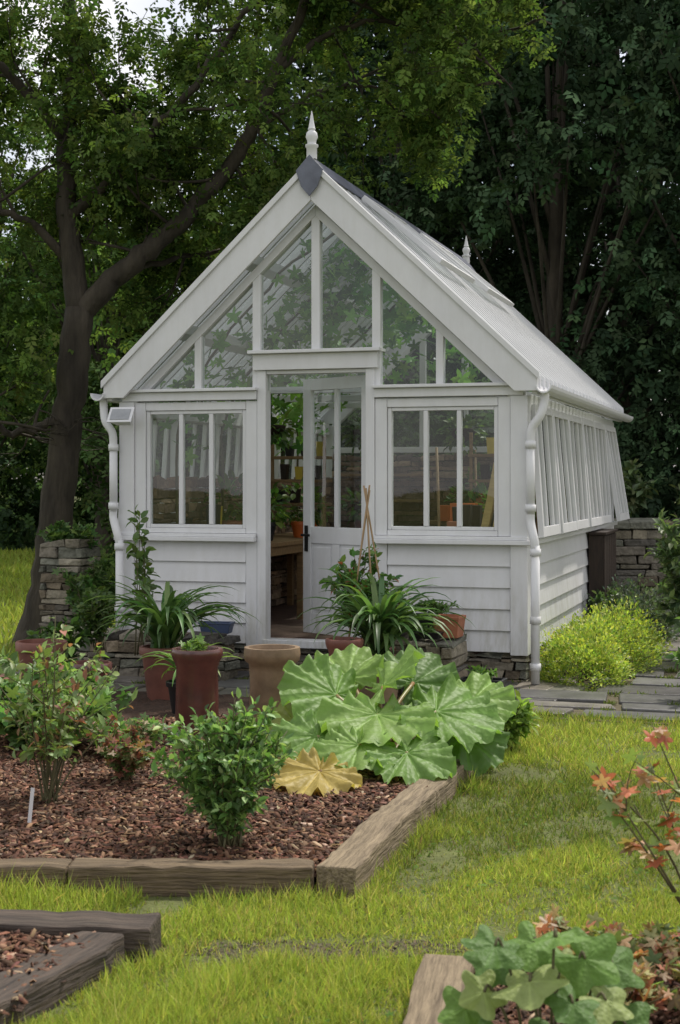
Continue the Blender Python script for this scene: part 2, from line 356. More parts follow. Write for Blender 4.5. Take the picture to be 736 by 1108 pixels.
for sx in (-1,1):
    n=8; pr=[]
    for i in range(n+1):
        a=math.pi+math.pi*i/n; pr.append((sx*GX+.062*math.cos(a),2.33+.062*math.sin(a)))
    for i in range(n,-1,-1):
        a=math.pi+math.pi*i/n; pr.append((sx*GX+.054*math.cos(a),2.333+.054*math.sin(a)))
    gp.prism(pr,-.17,L+.16)
    up=1.765; lo=1.81 if sx>0 else 1.69
    T.add(smoothpath([(sx*(GX-.01),-.06,2.29),(sx*(GX-.01),-.06,2.22),(sx*1.84,-.09,2.10),(sx*(up+.01),-.09,2.0),(sx*up,-.09,1.87)],5),.034,12)
    T.add([(sx*up,-.09,1.89),(sx*up,-.09,1.34)],.034,12)
    T.add(smoothpath([(sx*up,-.09,1.36),(sx*up,-.09,1.28),(sx*(up*.3+lo*.7),-.13,1.16),(sx*lo,-.13,1.08)],5),.034,12)
    T.add([(sx*lo,-.13,1.10),(sx*lo,-.13,.04)],.034,12)
    for z in (1.85,1.36,1.02,.5,.14): 
        xx,yy=(sx*up,-.09) if z>1.1 else (sx*lo,-.13)
        T.add([(xx,yy,z),(xx,yy,z+.055)],.043,12)
T.out('downpipes',M['paintg'],GH); gp.out('gutters',M['paint'],GH,0)
FM=Matrix.Translation((-1.64,-.17,2.12))@Matrix.Rotation(math.radians(-32),4,'X')
fl=Part(); fl.box(-1.66,-1.62,-.13,-.046,2.10,2.14); fl.M=FM
fl.hexa([(-.06,.05,-.04),(.06,.05,-.04),(.06,.05,.04),(-.06,.05,.04),(-.10,-.04,-.065),(.10,-.04,-.065),(.10,-.04,.065),(-.10,-.04,.065)])
fl.box(-.11,.11,-.055,-.041,-.075,.075)
fl.out('floodlight',M['paint'],GH)
fl=Part(); fl.M=FM; fl.box(-.085,.085,-.061,-.056,-.052,.052); fl.out('floodlight_lens',M['lens'],GH,0)
hh=Part(); hh.box(1.755,1.90,3.35,4.35,.15,1.06); hh.box(1.755,1.93,3.32,4.38,1.062,1.09)
for i in range(5): hh.box(1.901,1.912,3.36+i*.2,3.54+i*.2,.17,1.05)
hh.out('side_cupboard',M['darkbrown'],GH)
def stones(name,parent,segs,pal_=None,sh=(.03,.095),sl=(.09,.34),jt=.03):
    P=Part(); C=[]
    cc=np.array(pal_ or [(.25,.22,.165),(.17,.15,.12),(.30,.27,.21),(.12,.11,.095),(.21,.17,.12),(.15,.15,.12)])
    for (x0,x1,y0,y1,za,zb,axis) in segs:
        z=za
        while z<zb-.015:
            h=min(rng.uniform(*sh),zb-z); 
            if zb-z-h<.025: h=zb-z
            u0,u1=(x0,x1) if axis=='x' else (y0,y1); u=u0-rng.uniform(0,.15)
            while u<u1:
                l=rng.uniform(*sl); a=max(u,u0); b=min(u+l,u1); u+=l
                if b-a<.03: continue
                j=rng.uniform(-jt,jt*.6,4); g=.004; j[2:]*=-1
                if axis=='x': q=[(a+g,y0-j[0],z+g),(b-g,y0-j[1],z+g),(b-g,y1-j[2],z+g),(a+g,y1-j[3],z+g)]
                else: q=[(x0+j[0],a+g,z+g),(x1+j[1],a+g,z+g),(x1+j[2],b-g,z+g),(x0+j[3],b-g,z+g)]
                jj=rng.uniform(-.013,.013,(8,3)); jj[:,2]*=.7
                last=z+h>=zb-.02; t=[(p[0],p[1],z+h-g+(rng.uniform(-.03,.03) if last else 0)) for p in q]
                P.hexa([tuple(np.array(p)+jj[i]) for i,p in enumerate(q+t)])
                C+= [np.clip(cc[rng.integers(len(cc))]*rng.uniform(.55,1.3),0,1)]*8
            z+=h
    return raw(name,P.v,P.f,M['stone'],parent,cols=np.array(C),bevel=.014)
BR=[(.27,.18,.11),(.20,.13,.08),(.33,.24,.16),(.14,.10,.07),(.24,.17,.12)]
stones('stone_plinth',GH,[(-1.70,1.72,-.01,.12,-.02,.25,'x'),(1.60,1.74,.12,L,-.02,.25,'y'),(-1.74,-1.60,.12,L,-.02,.25,'y')],jt=.012)
stones('inner_stone_wall',GH,[(-1.6,1.6,L-.14,L-.02,-.02,1.90,'x'),(-1.60,-1.52,.2,L-.2,.28,1.62,'y')],BR,jt=.012)
I=Part(); I.box(-1.58,1.58,.11,L-.13,.05,.27); I.out('floor',M['floor'],GH,0)
bn=Part()
for sx in (-1,1):
    xs=sorted((sx*.75,sx*1.50)); bn.box(xs[0],xs[1],.5,5.2,1.0,1.04); bn.box(xs[0]+.02,xs[1]-.02,.52,5.18,.92,.998)
    for y in (.55,2,3.5,5.1):
        for xx in (xs[0]+.03,xs[1]-.1): bn.box(xx,xx+.06,y,y+.06,.27,.92)
bn.box(-.35,.65,5.0,5.4,1.1,1.14); bn.box(-.33,-.28,5.05,5.1,.27,1.1); bn.box(.58,.63,5.05,5.1,.27,1.1)
bn.out('staging_benches',M['bench'],GH)
bo=Part(); bo.M=Matrix.Translation((1.28,.34,1.04))@Matrix.Rotation(.20,4,'Y'); bo.box(-.03,.03,0,.10,0,.72); bo.box(.06,.08,.02,.12,0,.6); bo.out('leaning_board',M['board'],GH)
sh=Part(); 
for z in (1.35,1.65): sh.box(-1.45,-.4,L-.45,L-.19,z,z+.03)
for z in (1.34,1.58,1.82): sh.box(.78,1.45,2.2,2.45,z,z+.03); sh.box(-1.45,-.85,2.9,3.15,z,z+.03)
for xx in (.79,1.42): sh.box(xx,xx+.03,2.21,2.24,1.04,2.05)
for xx in (-1.44,-.88): sh.box(xx,xx+.03,2.91,2.94,1.04,2.05)
sh.out('shelves',M['bench'],GH)
cts={'darkbrown':Part(),'yellow':Part(),'black':Part(),'terra3':Part()}
ks=list(cts)
for i in range(30):
    if i<12: sx=(-1,1)[i%2]; x=sx*rng.uniform(.86,1.4); y=.55+.12*(i//2)+rng.uniform(0,.03)+ (0.0); z=1.041; hgt=rng.uniform(.18,.36)
    elif i<21: x=.85+.06*(i-12)+.01; y=2.32; z=[1.371,1.611,1.851][i%3]; hgt=rng.uniform(.08,.17)
    else: x=-1.38+.055*(i-21); y=3.02; z=[1.371,1.611,1.851][i%3]; hgt=rng.uniform(.08,.17)
    w_=rng.uniform(.035,.055); P_=cts[ks[rng.choice(4,p=[.4,.15,.25,.2])]]
    P_.hexa([(x-w_*.8,y-.04,z),(x+w_*.8,y-.04,z),(x+w_*.8,y+.04,z),(x-w_*.8,y+.04,z),(x-w_,y-.05,z+hgt),(x+w_,y-.05,z+hgt),(x+w_,y+.05,z+hgt),(x-w_,y+.05,z+hgt)])
for k_,P_ in cts.items(): P_.out('pots_and_tins_'+k_,M[k_],GH)
ct=Part(); ct.box(.80,1.02,1.35,1.5,1.042,1.40); ct.box(-.15,-.02,4.9,5.0,1.142,1.32); ct.out('orange_crate',M['orange'],GH)
tt=Tubes()
for i,(x,y) in enumerate([(-.62,.4),(-.68,.45),(.70,3.1),(-1.45,2.2),(.70,1.5)]): tt.add([(x,y,.28),(x+rng.normal(0,.08),y+.1,1.9+rng.uniform(-.2,.1))],.013,7)
tt.out('tool_handles',M['cane'],GH)
hb=Tubes()
for x,y in ((-.9,1.42),(.6,2.82),(-.4,2.82)):
    hb.add([(x,y,2.41),(x,y,2.1)],.004,4)
    lathe('hanging_basket_%d'%int(100*abs(x)),[(.02,0),(.10,.05),(.14,.13),(.13,.14),(.001,.12)],M['darkbrown'],GH,(x,y,1.97),16)
hb.out('basket_hooks',M['iron'],GH)
pots=[(-1.3,1.4),(-1.0,1.55),(-1.2,1.9),(-.95,2.4),(1.25,1.55),(1.0,1.9),(1.3,2.7),(.9,3.2),(-1.2,3.5),(0.1,5.2),(.3,5.2),(.9,4.2),(-.9,4.4)]
lc=[];
potm=[M['terra3'],M['black'],M['terra'],M['orange'],M['terra2']]
for i,(x,y) in enumerate(pots):
    z=1.04 if abs(x)>.6 else 1.14; r=rng.uniform(.07,.11); h=r*1.8
    lathe('bench_pot_%d'%i,[(r*.7,0),(r,h*.8),(r*1.1,h*.8),(r*1.1,h),(r*.95,h),(r*.9,h*.9),(0.001,h*.9)],potm[i%5],GH,(x,y,z),16)
    n=110; u=nrm(rnd(n)); hh_=rng.uniform(.12,.4)
    c=np.stack([x+u[:,0]*.16,y+u[:,1]*.16,z+h+hh_*(.5+.5*u[:,2])],1)+rnd(n,.02); lc.append((c,u))
for x,y in ((-.9,1.42),(.6,2.82),(-.4,2.82)):
    n=120; u=nrm(rnd(n)); lc.append((np.stack([x+u[:,0]*.15,y+u[:,1]*.15,2.12+.08*u[:,2]-.15*(rng.random(n)**2)],1),u))
c=np.vstack([a for a,b in lc]); u=np.vstack([b for a,b in lc]); n=len(c)
inst('bench_plants',LEAF_V,LEAF_F,frames(u+rnd(n,.4),np.tile([0,0,1.],(n,1))+rnd(n,.3)),rng.uniform(.06,.13,n),c,pal([(.09,.17,.04),(.06,.12,.035),(.14,.21,.05)],n),M['leaf'],GH)
n=1700
xx=np.where(rng.random(n)<.72,-rng.uniform(.1,1.5,n),rng.uniform(.0,.9,n)); yy=rng.uniform(.25,5.0,n)
cl=(np.sin(xx*4+yy*2.1)+np.sin(yy*3.3-xx*2)+rng.normal(0,.6,n))>-.3
xx=xx[cl];yy=yy[cl]; n=len(xx)
zz=AZ-SL*np.abs(xx)-.26-np.abs(rng.normal(0,.28,n))
inst('grape_vine_leaves',LB_V,LB_F,frames(rnd(n)+[0,-.5,-.6],rnd(n,.5)+[0,-.6,.7]),rng.uniform(.10,.2,n),np.stack([xx,yy,zz],1),pal([(.13,.30,.05),(.08,.19,.04),(.20,.36,.08)],n),M['leaf'],GH)
vt=Tubes()
for k in range(4):
    y=.5+k*1.1; vt.add(smoothpath([(-1.45,y,1.0),(-1.45,y+.1,2.2),(-1.1,y+.2,2.8),(-.5,y,3.35),(.1,y+.1,3.8)],5)+rng.normal(0,.01,(21,3)),.012,6)
vt.out('grape_vine_stems',M['stem'],GH)
# ------------------------------------------------------------------ ground
raw('ground',[(-250,-150,0),(250,-150,0),(250,350,0),(-250,350,0)],[(0,1,2,3)],M['ground'])
P=Part(); C=[]; joints=[]
def slabs(x0,x1,y0,y1):
    y=y0
    while y<y1:
        h=rng.uniform(.30,.62); x=x0-rng.uniform(0,.3)
        while x<x1:
            w_=rng.uniform(.3,.9); dz=rng.uniform(-.004,.008); a,b,c_,d=x+.012,x+w_-.012,y+.012,min(y+h,y1+.3)-.012
            j=rng.uniform(-.012,.06,(4,2))*np.array([[1,1],[-1,1],[-1,-1],[1,-1]])
            zt=rng.uniform(-.003,.003,4)
            P.hexa([(a+j[0,0],c_+j[0,1],-.04),(b+j[1,0],c_+j[1,1],-.04),(b+j[2,0],d+j[2,1],-.04),(a+j[3,0],d+j[3,1],-.04),
                    (a+j[0,0],c_+j[0,1],.028+dz+zt[0]),(b+j[1,0],c_+j[1,1],.028+dz+zt[1]),(b+j[2,0],d+j[2,1],.028+dz+zt[2]),(a+j[3,0],d+j[3,1],.028+dz+zt[3])])
            k_=np.array([(.15,.135,.12),(.10,.098,.095),(.20,.175,.14),(.075,.07,.07),(.13,.125,.10)][rng.integers(5)])*rng.uniform(.75,1.2)
            C.extend([k_]*8); joints.append((x,y)); joints.append((x,y+rng.random()*h)); joints.append((x+rng.random()*w_,y)); x+=w_
        y+=h
slabs(-2.6,1.75,-1.45,-.1); slabs(1.80,3.6,-1.5,9)
po=raw('stone_patio',P.v,P.f,M['slab'],None,cols=np.array(C),bevel=.01); po.location=(GC[0],GC[1],0); po.rotation_euler=(0,0,TH)
raw('patio_bedding',[wl(-2.6,-1.5,.006),wl(3.7,-1.55,.006),wl(3.7,9,.006),wl(1.7,9,.006),wl(1.7,0,.006),wl(-2.6,0,.006)],[(0,1,2,3,4,5)],M['soil'])
BED=[(-3.6,5.78),(.0,5.72),(.74,8.30),(.95,9.1),wl(1.0,-1.50)[:2],wl(-2.5,-1.50)[:2],(-3.6,10.9)]
def inpoly(x,y,poly):
    r=np.zeros(len(x),bool); n=len(poly)
    for i in range(n):
        x1,y1=poly[i];x2,y2=poly[(i+1)%n]
        c=((y1>y)!=(y2>y))&(x<(x2-x1)*(y-y1)/(y2-y1+1e-12)+x1); r^=c
    return r
RB=empty('raised_bed')
def mound(name,poly,z,parent,mat,x0,x1,y0,y1,step=.08,amp=.02):
    xs=np.arange(x0,x1,step); ys=np.arange(y0,y1,step); X,Y=np.meshgrid(xs,ys)
    Z=z+amp*(np.sin(X*3.1+Y)+np.sin(Y*2.7-X*1.3))*.5+rng.normal(0,.006,X.shape)
    idx=np.arange(X.size).reshape(X.shape); cx=(X[:-1,:-1]+step/2).ravel(); cy=(Y[:-1,:-1]+step/2).ravel()
    f=np.stack([idx[:-1,:-1].ravel(),idx[:-1,1:].ravel(),idx[1:,1:].ravel(),idx[1:,:-1].ravel()],1)[inpoly(cx,cy,poly)]
    return raw(name,np.stack([X.ravel(),Y.ravel(),Z.ravel()],1),f,mat,parent,smooth=True)
mound('mulch_surface',BED,.06,RB,M['mulch'],-3.7,1.2,5.6,11)
def timber(name,a,b,w,h,mat,parent,z0=-.03):
    a=np.array(a);b=np.array(b); l=np.linalg.norm(b-a); ns=max(4,int(l/.07))
    V=[];Fc=[]; sm=np.convolve(rng.normal(0,1,ns+9),np.ones(5)/5,'same')[4:4+ns+1]*.006
    for i in range(ns+1):
        x=l*i/ns; j=rng.normal(0,.0035,(4,2))
        V+=[(x,0+j[0,0]+sm[i],0),(x,w+j[1,0]+sm[i],0),(x,w+j[2,0]+sm[i],h+j[2,1]+sm[i]*.6),(x,0+j[3,0]+sm[i],h+j[3,1]+sm[i]*.6)]
    for i in range(ns):
        for q in range(4): Fc.append((i*4+q,(i+1)*4+q,(i+1)*4+(q+1)%4,i*4+(q+1)%4))
    Fc.append((0,1,2,3)); Fc.append(tuple(ns*4+q for q in (3,2,1,0)))
    o=raw(name,V,Fc,mat,parent,bevel=.011); o.location=(a[0],a[1],z0); o.rotation_euler=(0,0,math.atan2(b[1]-a[1],b[0]-a[0])); return o
timber('front_sleeper_1',(-1.05,5.70),(-.105,5.66),.13,.145,M['wood'],RB); timber('front_sleeper_2',(-3.6,5.79),(-1.056,5.695),.13,.14,M['wood'],RB)
timber('side_sleeper_1',(.055,5.64),(.46,7.08),.155,.15,M['woodpale'],RB); timber('side_sleeper_2',(.463,7.09),(.80,8.28),.155,.145,M['woodpale'],RB)
timber('inner_board',(-.1,7.32),(.42,7.28),.05,.13,M['wood'],RB)
RB2=empty('raised_bed')
timber('back_sleeper',(-2.2,5.06),(-.63,4.90),.18,.145,M['wooddark'],RB2)
timber('side_sleeper',(-1.12,3.9),(-.70,4.87),.17,.13,M['wooddark'],RB2)
B2=[(-3,3),(-1.25,3.2),(-.78,4.9),(-3,5.1)]
mound('mulch_surface',B2,.05,RB2,M['mulch'],-3,-.6,3,5.2)
RB3=empty('raised_bed')
timber('side_sleeper',(.29,3.8),(.43,4.68),.165,.13,M['woodpale'],RB3,z0=-.03)
B3=[(.33,3.0),(.42,4.66),(1.0,4.72),(3.2,4.5),(3.2,3)]
mound('mulch_surface',B3,.04,RB3,M['mulch'],.2,3.2,3,5)
CH=[(.13,.062,.038),(.24,.14,.085),(.06,.034,.023),(.34,.245,.17),(.095,.047,.031)]
def chips(name,poly,z,n,x0,x1,y0,y1,parent,cw=[.33,.18,.29,.04,.16],amp=.02,cols=CH,mx=.055):
    x=rng.uniform(x0,x1,n);y=rng.uniform(y0,y1,n);k=inpoly(x,y,poly);x=x[k];y=y[k];n=len(x)
    T_=np.stack([x,y,z+amp*(np.sin(x*3.1+y)+np.sin(y*2.7-x*1.3))*.5+rng.uniform(.0,.02,n)*(amp>0)],1)
    d=rnd(n);d[:,2]*=.35; nn=rnd(n,.35)+[0,0,1]
    Sc=np.stack([rng.uniform(.008,.02,n),rng.uniform(.015,mx,n),rng.uniform(.006,.012,n)],1)
    tv=[(-.5,-.5,0),(.5,-.4,.0),(.4,.5,0),(-.4,.6,0),(-.45,-.45,.5),(.45,-.35,.6),(.35,.45,.5),(-.4,.5,.4)]
    tf=[(4,5,6,7),(0,1,5,4),(1,2,6,5),(2,3,7,6),(3,0,4,7)]
    inst(name,tv,tf,frames(d,nn),Sc,T_,pal(cols,n,.28,cw),M['chip'],parent)
chips('bark_chips',BED,.07,48000,-2.4,.9,5.75,9.4,RB)
chips('bark_chips',B2,.06,7000,-2,-.6,3.9,5.1,RB2)
chips('bark_chips',B3,.05,6000,.3,1.8,3.9,4.9,RB3)
def patch(n):
    a=rng.uniform(0,6.28,n); r=rng.random(n)**.7*(1+.25*np.sin(3*a)+.15*np.sin(8*a)); x=-.12+.60*r*np.cos(a); y=5.02+.13*r*np.sin(a)
    d=rnd(n);d[:,2]*=.3; Sc=np.stack([rng.uniform(.005,.014,n),rng.uniform(.006,.016,n),rng.uniform(.003,.006,n)],1)
    tv=[(-.5,-.5,0),(.5,-.4,.0),(.4,.5,0),(-.4,.6,0),(-.3,-.25,.6),(.25,-.25,.7),(.25,.25,.6),(-.3,.3,.5)]
    inst('bare_earth_patch',tv,[(4,5,6,7),(0,1,5,4),(1,2,6,5),(2,3,7,6),(3,0,4,7)],frames(d,rnd(n,.3)+[0,0,1]),Sc,np.stack([x,y,np.full(n,.001)],1),pal([(.10,.085,.05),(.13,.115,.065),(.07,.06,.035)],n,.15),M['chip'])
patch(3000)
# ------------------------------------------------------------------ grass
TV=[(-.5,0,0),(.5,0,0),(-.35,.5,.06),(.35,.5,.06),(0,1,.28)]; TF=[(0,1,3,2),(2,3,4)]
def grass():
    N_=560000
    y=4.0+ (rng.random(N_)**1.5)*8.0; x=rng.uniform(-.42,.52,N_)*y+.0
    kk=np.ones(N_,bool)
    for poly in (BED,B2,B3): kk&=~inpoly(x,y,poly)
    l=loc(x,y); kk&=~((l[1]>-1.47)&(l[1]<9)&(l[0]>-2.7)&(l[0]<3.65))
    big=SN(1.0,4); mid=SN(5,16); fine=SN(18,60)
    B_=big(x,y); Mi=mid(x,y); Fi=fine(x,y)
    q=((x+.10)/.60)**2+((y-5.02)/.15)**2+.40*Mi+.3*Fi; kk&=(rng.random(N_)<np.clip(q-.15,.28,1))
    for (a,b,w_) in (((.055,5.64),(.80,8.28),.155),((-2.2,5.06),(-.63,4.90),.18),((-1.12,3.9),(-.70,4.87),.17),((.29,3.8),(.43,4.68),.165),((-3.6,5.79),(-.1,5.66),.13)):
        a=np.array(a);b=np.array(b);ll=np.linalg.norm(b-a);u=(b-a)/ll;px=(x-a[0])*u[0]+(y-a[1])*u[1];py=-(x-a[0])*u[1]+(y-a[1])*u[0]
        kk&=~((px>-.01)&(px<ll+.01)&(py>-.008)&(py<w_+.01))
    kk&=(rng.random(N_)<np.clip(.70+.20*Mi+.16*Fi+.10*B_,.10,1))
    x=x[kk];y=y[kk];B_=B_[kk];Mi=Mi[kk];Fi=Fi[kk];n=len(x)
    long=np.exp(-((y-5.58)/.09)**2)*(x<.1)
    dx=x-(.055+(y-5.64)*.282)
    long+=.8*np.exp(-((dx-.03)/.08)**2)*(y>5.6)*(y<8.4)
    long+=np.where((y<4.9)&(x>-.75)&(x<.28),.75,0)+np.where((y<5.5)&(x<-.3),.35,0)
    long+=.5*np.exp(-((l[1][kk]+1.5)/.08)**2)
    h=(.018+.013*rng.random(n)+.005*Mi+.004*Fi)*(1+2.4*np.clip(long,0,1)*rng.random(n)+1.0*rng.random(n)**6)
    h=np.maximum(h,.008)*(1+.12*(y-5))
    d=rnd(n,.5)+[0,0,1]; nn=rnd(n)
    Sc=np.stack([rng.uniform(.0022,.0045,n)*(1+.14*(y-4)),h,h],1)
    c=pal([(.20,.285,.06),(.28,.345,.08),(.13,.20,.05),(.38,.37,.14),(.28,.23,.12)],n,.2,[.35,.28,.2,.12,.05])
    t=np.clip(.5+.38*B_+.28*Mi,0,1)[:,None]
    c=c*(.68+.55*t)+t*np.array([.055,.035,.0])
    inst('lawn_grass',TV,TF,frames(d,nn),Sc,np.stack([x,y,np.full(n,.0)],1),np.clip(c,0,1),M['grass'])
    m=2200; xs=rng.uniform(-.4,.5,m); ys=rng.uniform(4.2,9.6,m); xs=xs*ys; k=SN(2,6)(xs,ys)>.6
    for poly in (BED,B2,B3): k&=~inpoly(xs,ys,poly)
    ll_=loc(xs,ys); k&=ll_[1]<-1.5; xs=xs[k]; ys=ys[k]; m=len(xs)
    inst('clover_leaves',LB_V,LB_F,frames(rnd(m)*[1,1,.2],rnd(m,.25)+[0,0,1]),rng.uniform(.018,.036,m),np.stack([xs,ys,rng.uniform(.015,.03,m)],1),pal([(.11,.20,.05),(.15,.24,.07)],m),M['grass'])
    n=60000; x=rng.uniform(-14,-2.0,n); y=rng.uniform(10.5,32,n); k=~inpoly(x,y,BED); l=loc(x,y); k&=~((l[0]>-2.7)&(l[1]<7)); x=x[k];y=y[k];n=len(x)
    h=rng.uniform(.05,.12,n)*(1+.03*(y-10))
    inst('far_lawn_grass',TV,TF,frames(rnd(n,.4)+[0,0,1],rnd(n)),np.stack([h*.25,h,h],1),np.stack([x,y,0*x],1),pal([(.28,.36,.07),(.34,.40,.10)],n),M['grass'])
    n=3500; a=rng.uniform(-2,3.6,n); b=-1.5+np.abs(rng.normal(0,.05,n)); p=GC[:,None]+a*ex[:,None]+b*ey[:,None]; h=rng.uniform(.03,.06,n)
    inst('patio_edge_grass',TV,TF,frames(rnd(n,.5)+[0,0,1],rnd(n)),np.stack([h*.12,h,h],1),np.stack([p[0],p[1],0*a],1),pal([(.19,.27,.06)],n),M['grass'])
    J=np.array(joints); J=J[rng.random(len(J))<.6]; per=45; c_=np.repeat(J,per,0)+rng.normal(0,.03,(len(J)*per,2))
    p=GC+c_[:,:1]*ex+c_[:,1:]*ey; n=len(p); h=rng.uniform(.012,.05,n)
    inst('joint_moss',TV,TF,frames(rnd(n,.7)+[0,0,1],rnd(n)),np.stack([h*.3,h,h],1),np.stack([p[:,0],p[:,1],np.full(n,.015)],1),pal([(.12,.17,.05),(.18,.22,.07),(.09,.12,.04)],n),M['grass'])
grass()
# ------------------------------------------------------------------ plant generators
UP=np.array([0,0,1.])
def shrub(name,base,h,spread,nst,nlf,ls,cols,w=None,tmpl='leaf',lean=(0,0),start=.25,mat='leaf',droop=.2,var=.22,stemr=.006,sub=3):
    E=empty(name,base); T=Tubes(); P_=[];D_=[]
    for i in range(nst):
        a=rng.uniform(0,2*math.pi); r=spread*math.sqrt(rng.random()); hh=h*rng.uniform(.65,1)*(1-.3*(r/spread)**2)
        e=np.array([r*math.cos(a)+lean[0],r*math.sin(a)+lean[1],hh])
        m=np.array([e[0]*.35,e[1]*.35,hh*.55])+rnd(1,.03*h)[0]
        s=smoothpath([(rng.normal(0,.02),rng.normal(0,.02),0),m,e],6); T.add(s,np.linspace(stemr,stemr*.3,len(s)),5)
        paths=[s]
        for q in range(sub):
            k=rng.integers(4,len(s)-2); o=s[k]; dd=nrm(rnd(1)*[1,1,.4]+[0,0,.7])[0]*h*rng.uniform(.12,.3)
            ss=smoothpath([o,o+dd*.5+rnd(1,.01)[0],o+dd],4); T.add(ss,np.linspace(stemr*.5,stemr*.2,len(ss)),4); paths.append(ss)
        for j,pp in enumerate(paths):
            m_=nlf if j==0 else nlf//2
            t=rng.uniform(start if j==0 else .15,1,m_)*(len(pp)-1); k=np.minimum(t.astype(int),len(pp)-2); f=(t-k)[:,None]
            P_.append(pp[k]*(1-f)+pp[k+1]*f+rnd(m_,.006)); tang=nrm(pp[k+1]-pp[k]); D_.append(tang*.6+rnd(m_,.75)+[0,0,-droop])
    P_=np.vstack(P_);D_=np.vstack(D_);n=len(P_)
    tv,tf={'leaf':(LEAF_V,LEAF_F),'lobed':(LB_V,LB_F),'simple':(SL_V,SL_F)}[tmpl]
    T.out('stems',M['stem'],E)
    inst('leaves',tv,tf,frames(D_,np.tile(UP,(n,1))+rnd(n,.45)),ls*rng.uniform(.55,1.2,n),P_,pal(cols,n,var,w),M[mat],E)
    return E
def strap(name,base,n,length,width,cols,arch=1.0):
    E=empty(name,base); V=[];Fc=[];C=[]
    cc=pal(cols,n,.2)
    for i in range(n):
        a=rng.uniform(0,2*math.pi); l=length*rng.uniform(.6,1.1); el=math.radians(rng.uniform(50,85)); p=np.array([rng.normal(0,.03),rng.normal(0,.03),0]); 
        k=10; b=len(V); curl=math.radians(rng.uniform(80,150))*arch
        for j in range(k+1):
            t=j/k; e=el-curl*t**1.5; d=np.array([math.cos(a)*math.cos(e),math.sin(a)*math.cos(e),math.sin(e)])
            side=np.array([-math.sin(a),math.cos(a),0]); w_=width*(.7+.6*t if t<.4 else .94*(1-((t-.4)/.6)**2.5))*.5
            V+=[p+side*w_+abs(w_)*.5*np.array([0,0,1]),p,p-side*w_+abs(w_)*.5*np.array([0,0,1])]
            C+=[cc[i]]*3
            if j<k: Fc+=[(b+3*j,b+3*j+1,b+3*j+4,b+3*j+3),(b+3*j+1,b+3*j+2,b+3*j+5,b+3*j+4)]
            p=p+d*l/k
    raw('strap_leaves',V,Fc,M['leaf'],E,cols=np.array(C),smooth=True)
    return E
def potprof(r,h): return [(r*.72,0),(r*.95,h*.84),(r*1.06,h*.85),(r*1.08,h*.98),(r*1.04,h),(r*.92,h),(r*.9,h*.9),(.001,h*.9)]
def pot(name,x,y,r,h,mat,z=.03,prof=None): return lathe(name,prof or potprof(r,h),mat,None,(x,y,z),32)
cp=lambda r,h:[(r*.93,0),(r*.90,h*.5),(r*.88,h*.80),(r*.93,h*.82),(r*.93,h*.84),(r*1.02,h*.88),(r*1.08,h*.93),(r*1.1,h*.98),(r*1.06,h),(r*.9,h),(r*.85,h*.9),(.001,h*.88)]
pot('forcing_pot',-.86,8.9,.143,.53,M['brownglaze'],.06,cp(.143,.53))
pot('forcing_pot',-.42,9.15,.158,.51,M['terra2'],.06,[(.145,0),(.138,.31),(.142,.37),(.145,.41),(.17,.43),(.176,.47),(.172,.51),(.145,.51),(.135,.46),(.001,.45)])
pot('forcing_pot',.03,10.1,.12,.48,M['terra'],.04,cp(.12,.48))
pot('terracotta_pot',-2.12,10.5,.17,.42,M['terra'],.04); pot('terracotta_pot',-1.62,9.6,.13,.34,M['brownglaze'],.08)
pot('terracotta_pot',-1.25,10.55,.17,.38,M['terra'],.04); pot('terracotta_pot',.28,10.5,.17,.34,M['terra2'],.04)
pot('terracotta_pot',-1.02,9.75,.12,.22,M['black'],.06)
G1=[(.09,.17,.06),(.11,.21,.07),(.07,.13,.05),(.15,.25,.08)]
strap('agapanthus',(-1.25,10.55,.40),125,.74,.042,G1); strap('agapanthus',(.28,10.5,.36),155,.80,.046,G1)
strap('agapanthus',(-1.00,9.75,.26),34,.42,.034,[(.18,.29,.08),(.12,.22,.06)])
shrub('geranium_plant',(-.86,8.9,.55),.10,.11,7,8,.052,[(.20,.32,.08),(.13,.22,.06)],tmpl='lobed')
E=empty('bean_canes',(.20,10.95,.03)); T=Tubes()
for a in range(5):
    x=.20*math.cos(a*1.257);y=.20*math.sin(a*1.257); T.add([(x,y,.2),(-x*.12,-y*.12,1.35+rng.uniform(0,.2))],.007,5)
T.out('canes',M['cane'],E)
pot('terracotta_pot',.20,10.95,.2,.34,M['terra'],.03)
shrub('climbing_plant',(.20,10.93,.35),.80,.24,16,40,.075,[(.09,.19,.05),(.14,.25,.06),(.35,.10,.06)],[.5,.42,.08],start=.3)
shrub('tall_lily',(-1.50,11.0,.3),1.25,.10,4,22,.10,[(.09,.15,.05),(.13,.19,.06)],start=.5,sub=1)
shrub('fuchsia_bush',(-1.85,11.35,.3),.5,.26,12,36,.06,[(.06,.11,.03),(.10,.15,.04)])
shrub('fern_foliage',(-2.15,11.2,.05),.55,.3,12,36,.08,[(.09,.17,.04),(.06,.12,.03)])
shrub('euonymus_shrub',(-.47,6.22,.06),.64,.36,56,40,.050,[(.13,.24,.07),(.20,.32,.10),(.30,.43,.17),(.08,.15,.05)],[.32,.3,.2,.18],start=.12,droop=-.1)
shrub('blueberry_bush',(-1.36,6.9,.06),.95,.45,15,22,.060,[(.17,.26,.08),(.24,.34,.11),(.34,.16,.12),(.36,.27,.13)],[.47,.33,.12,.08],start=.35)
shrub('blueberry_bush',(-1.85,6.6,.06),.75,.3,10,22,.060,[(.17,.26,.08),(.24,.34,.11),(.34,.14,.10)],[.5,.35,.15],start=.3)
shrub('red_leaf_shrub',(-1.10,7.5,.06),.38,.28,13,20,.055,[(.28,.11,.09),(.33,.22,.12),(.15,.22,.08)],[.3,.2,.5],tmpl='lobed')
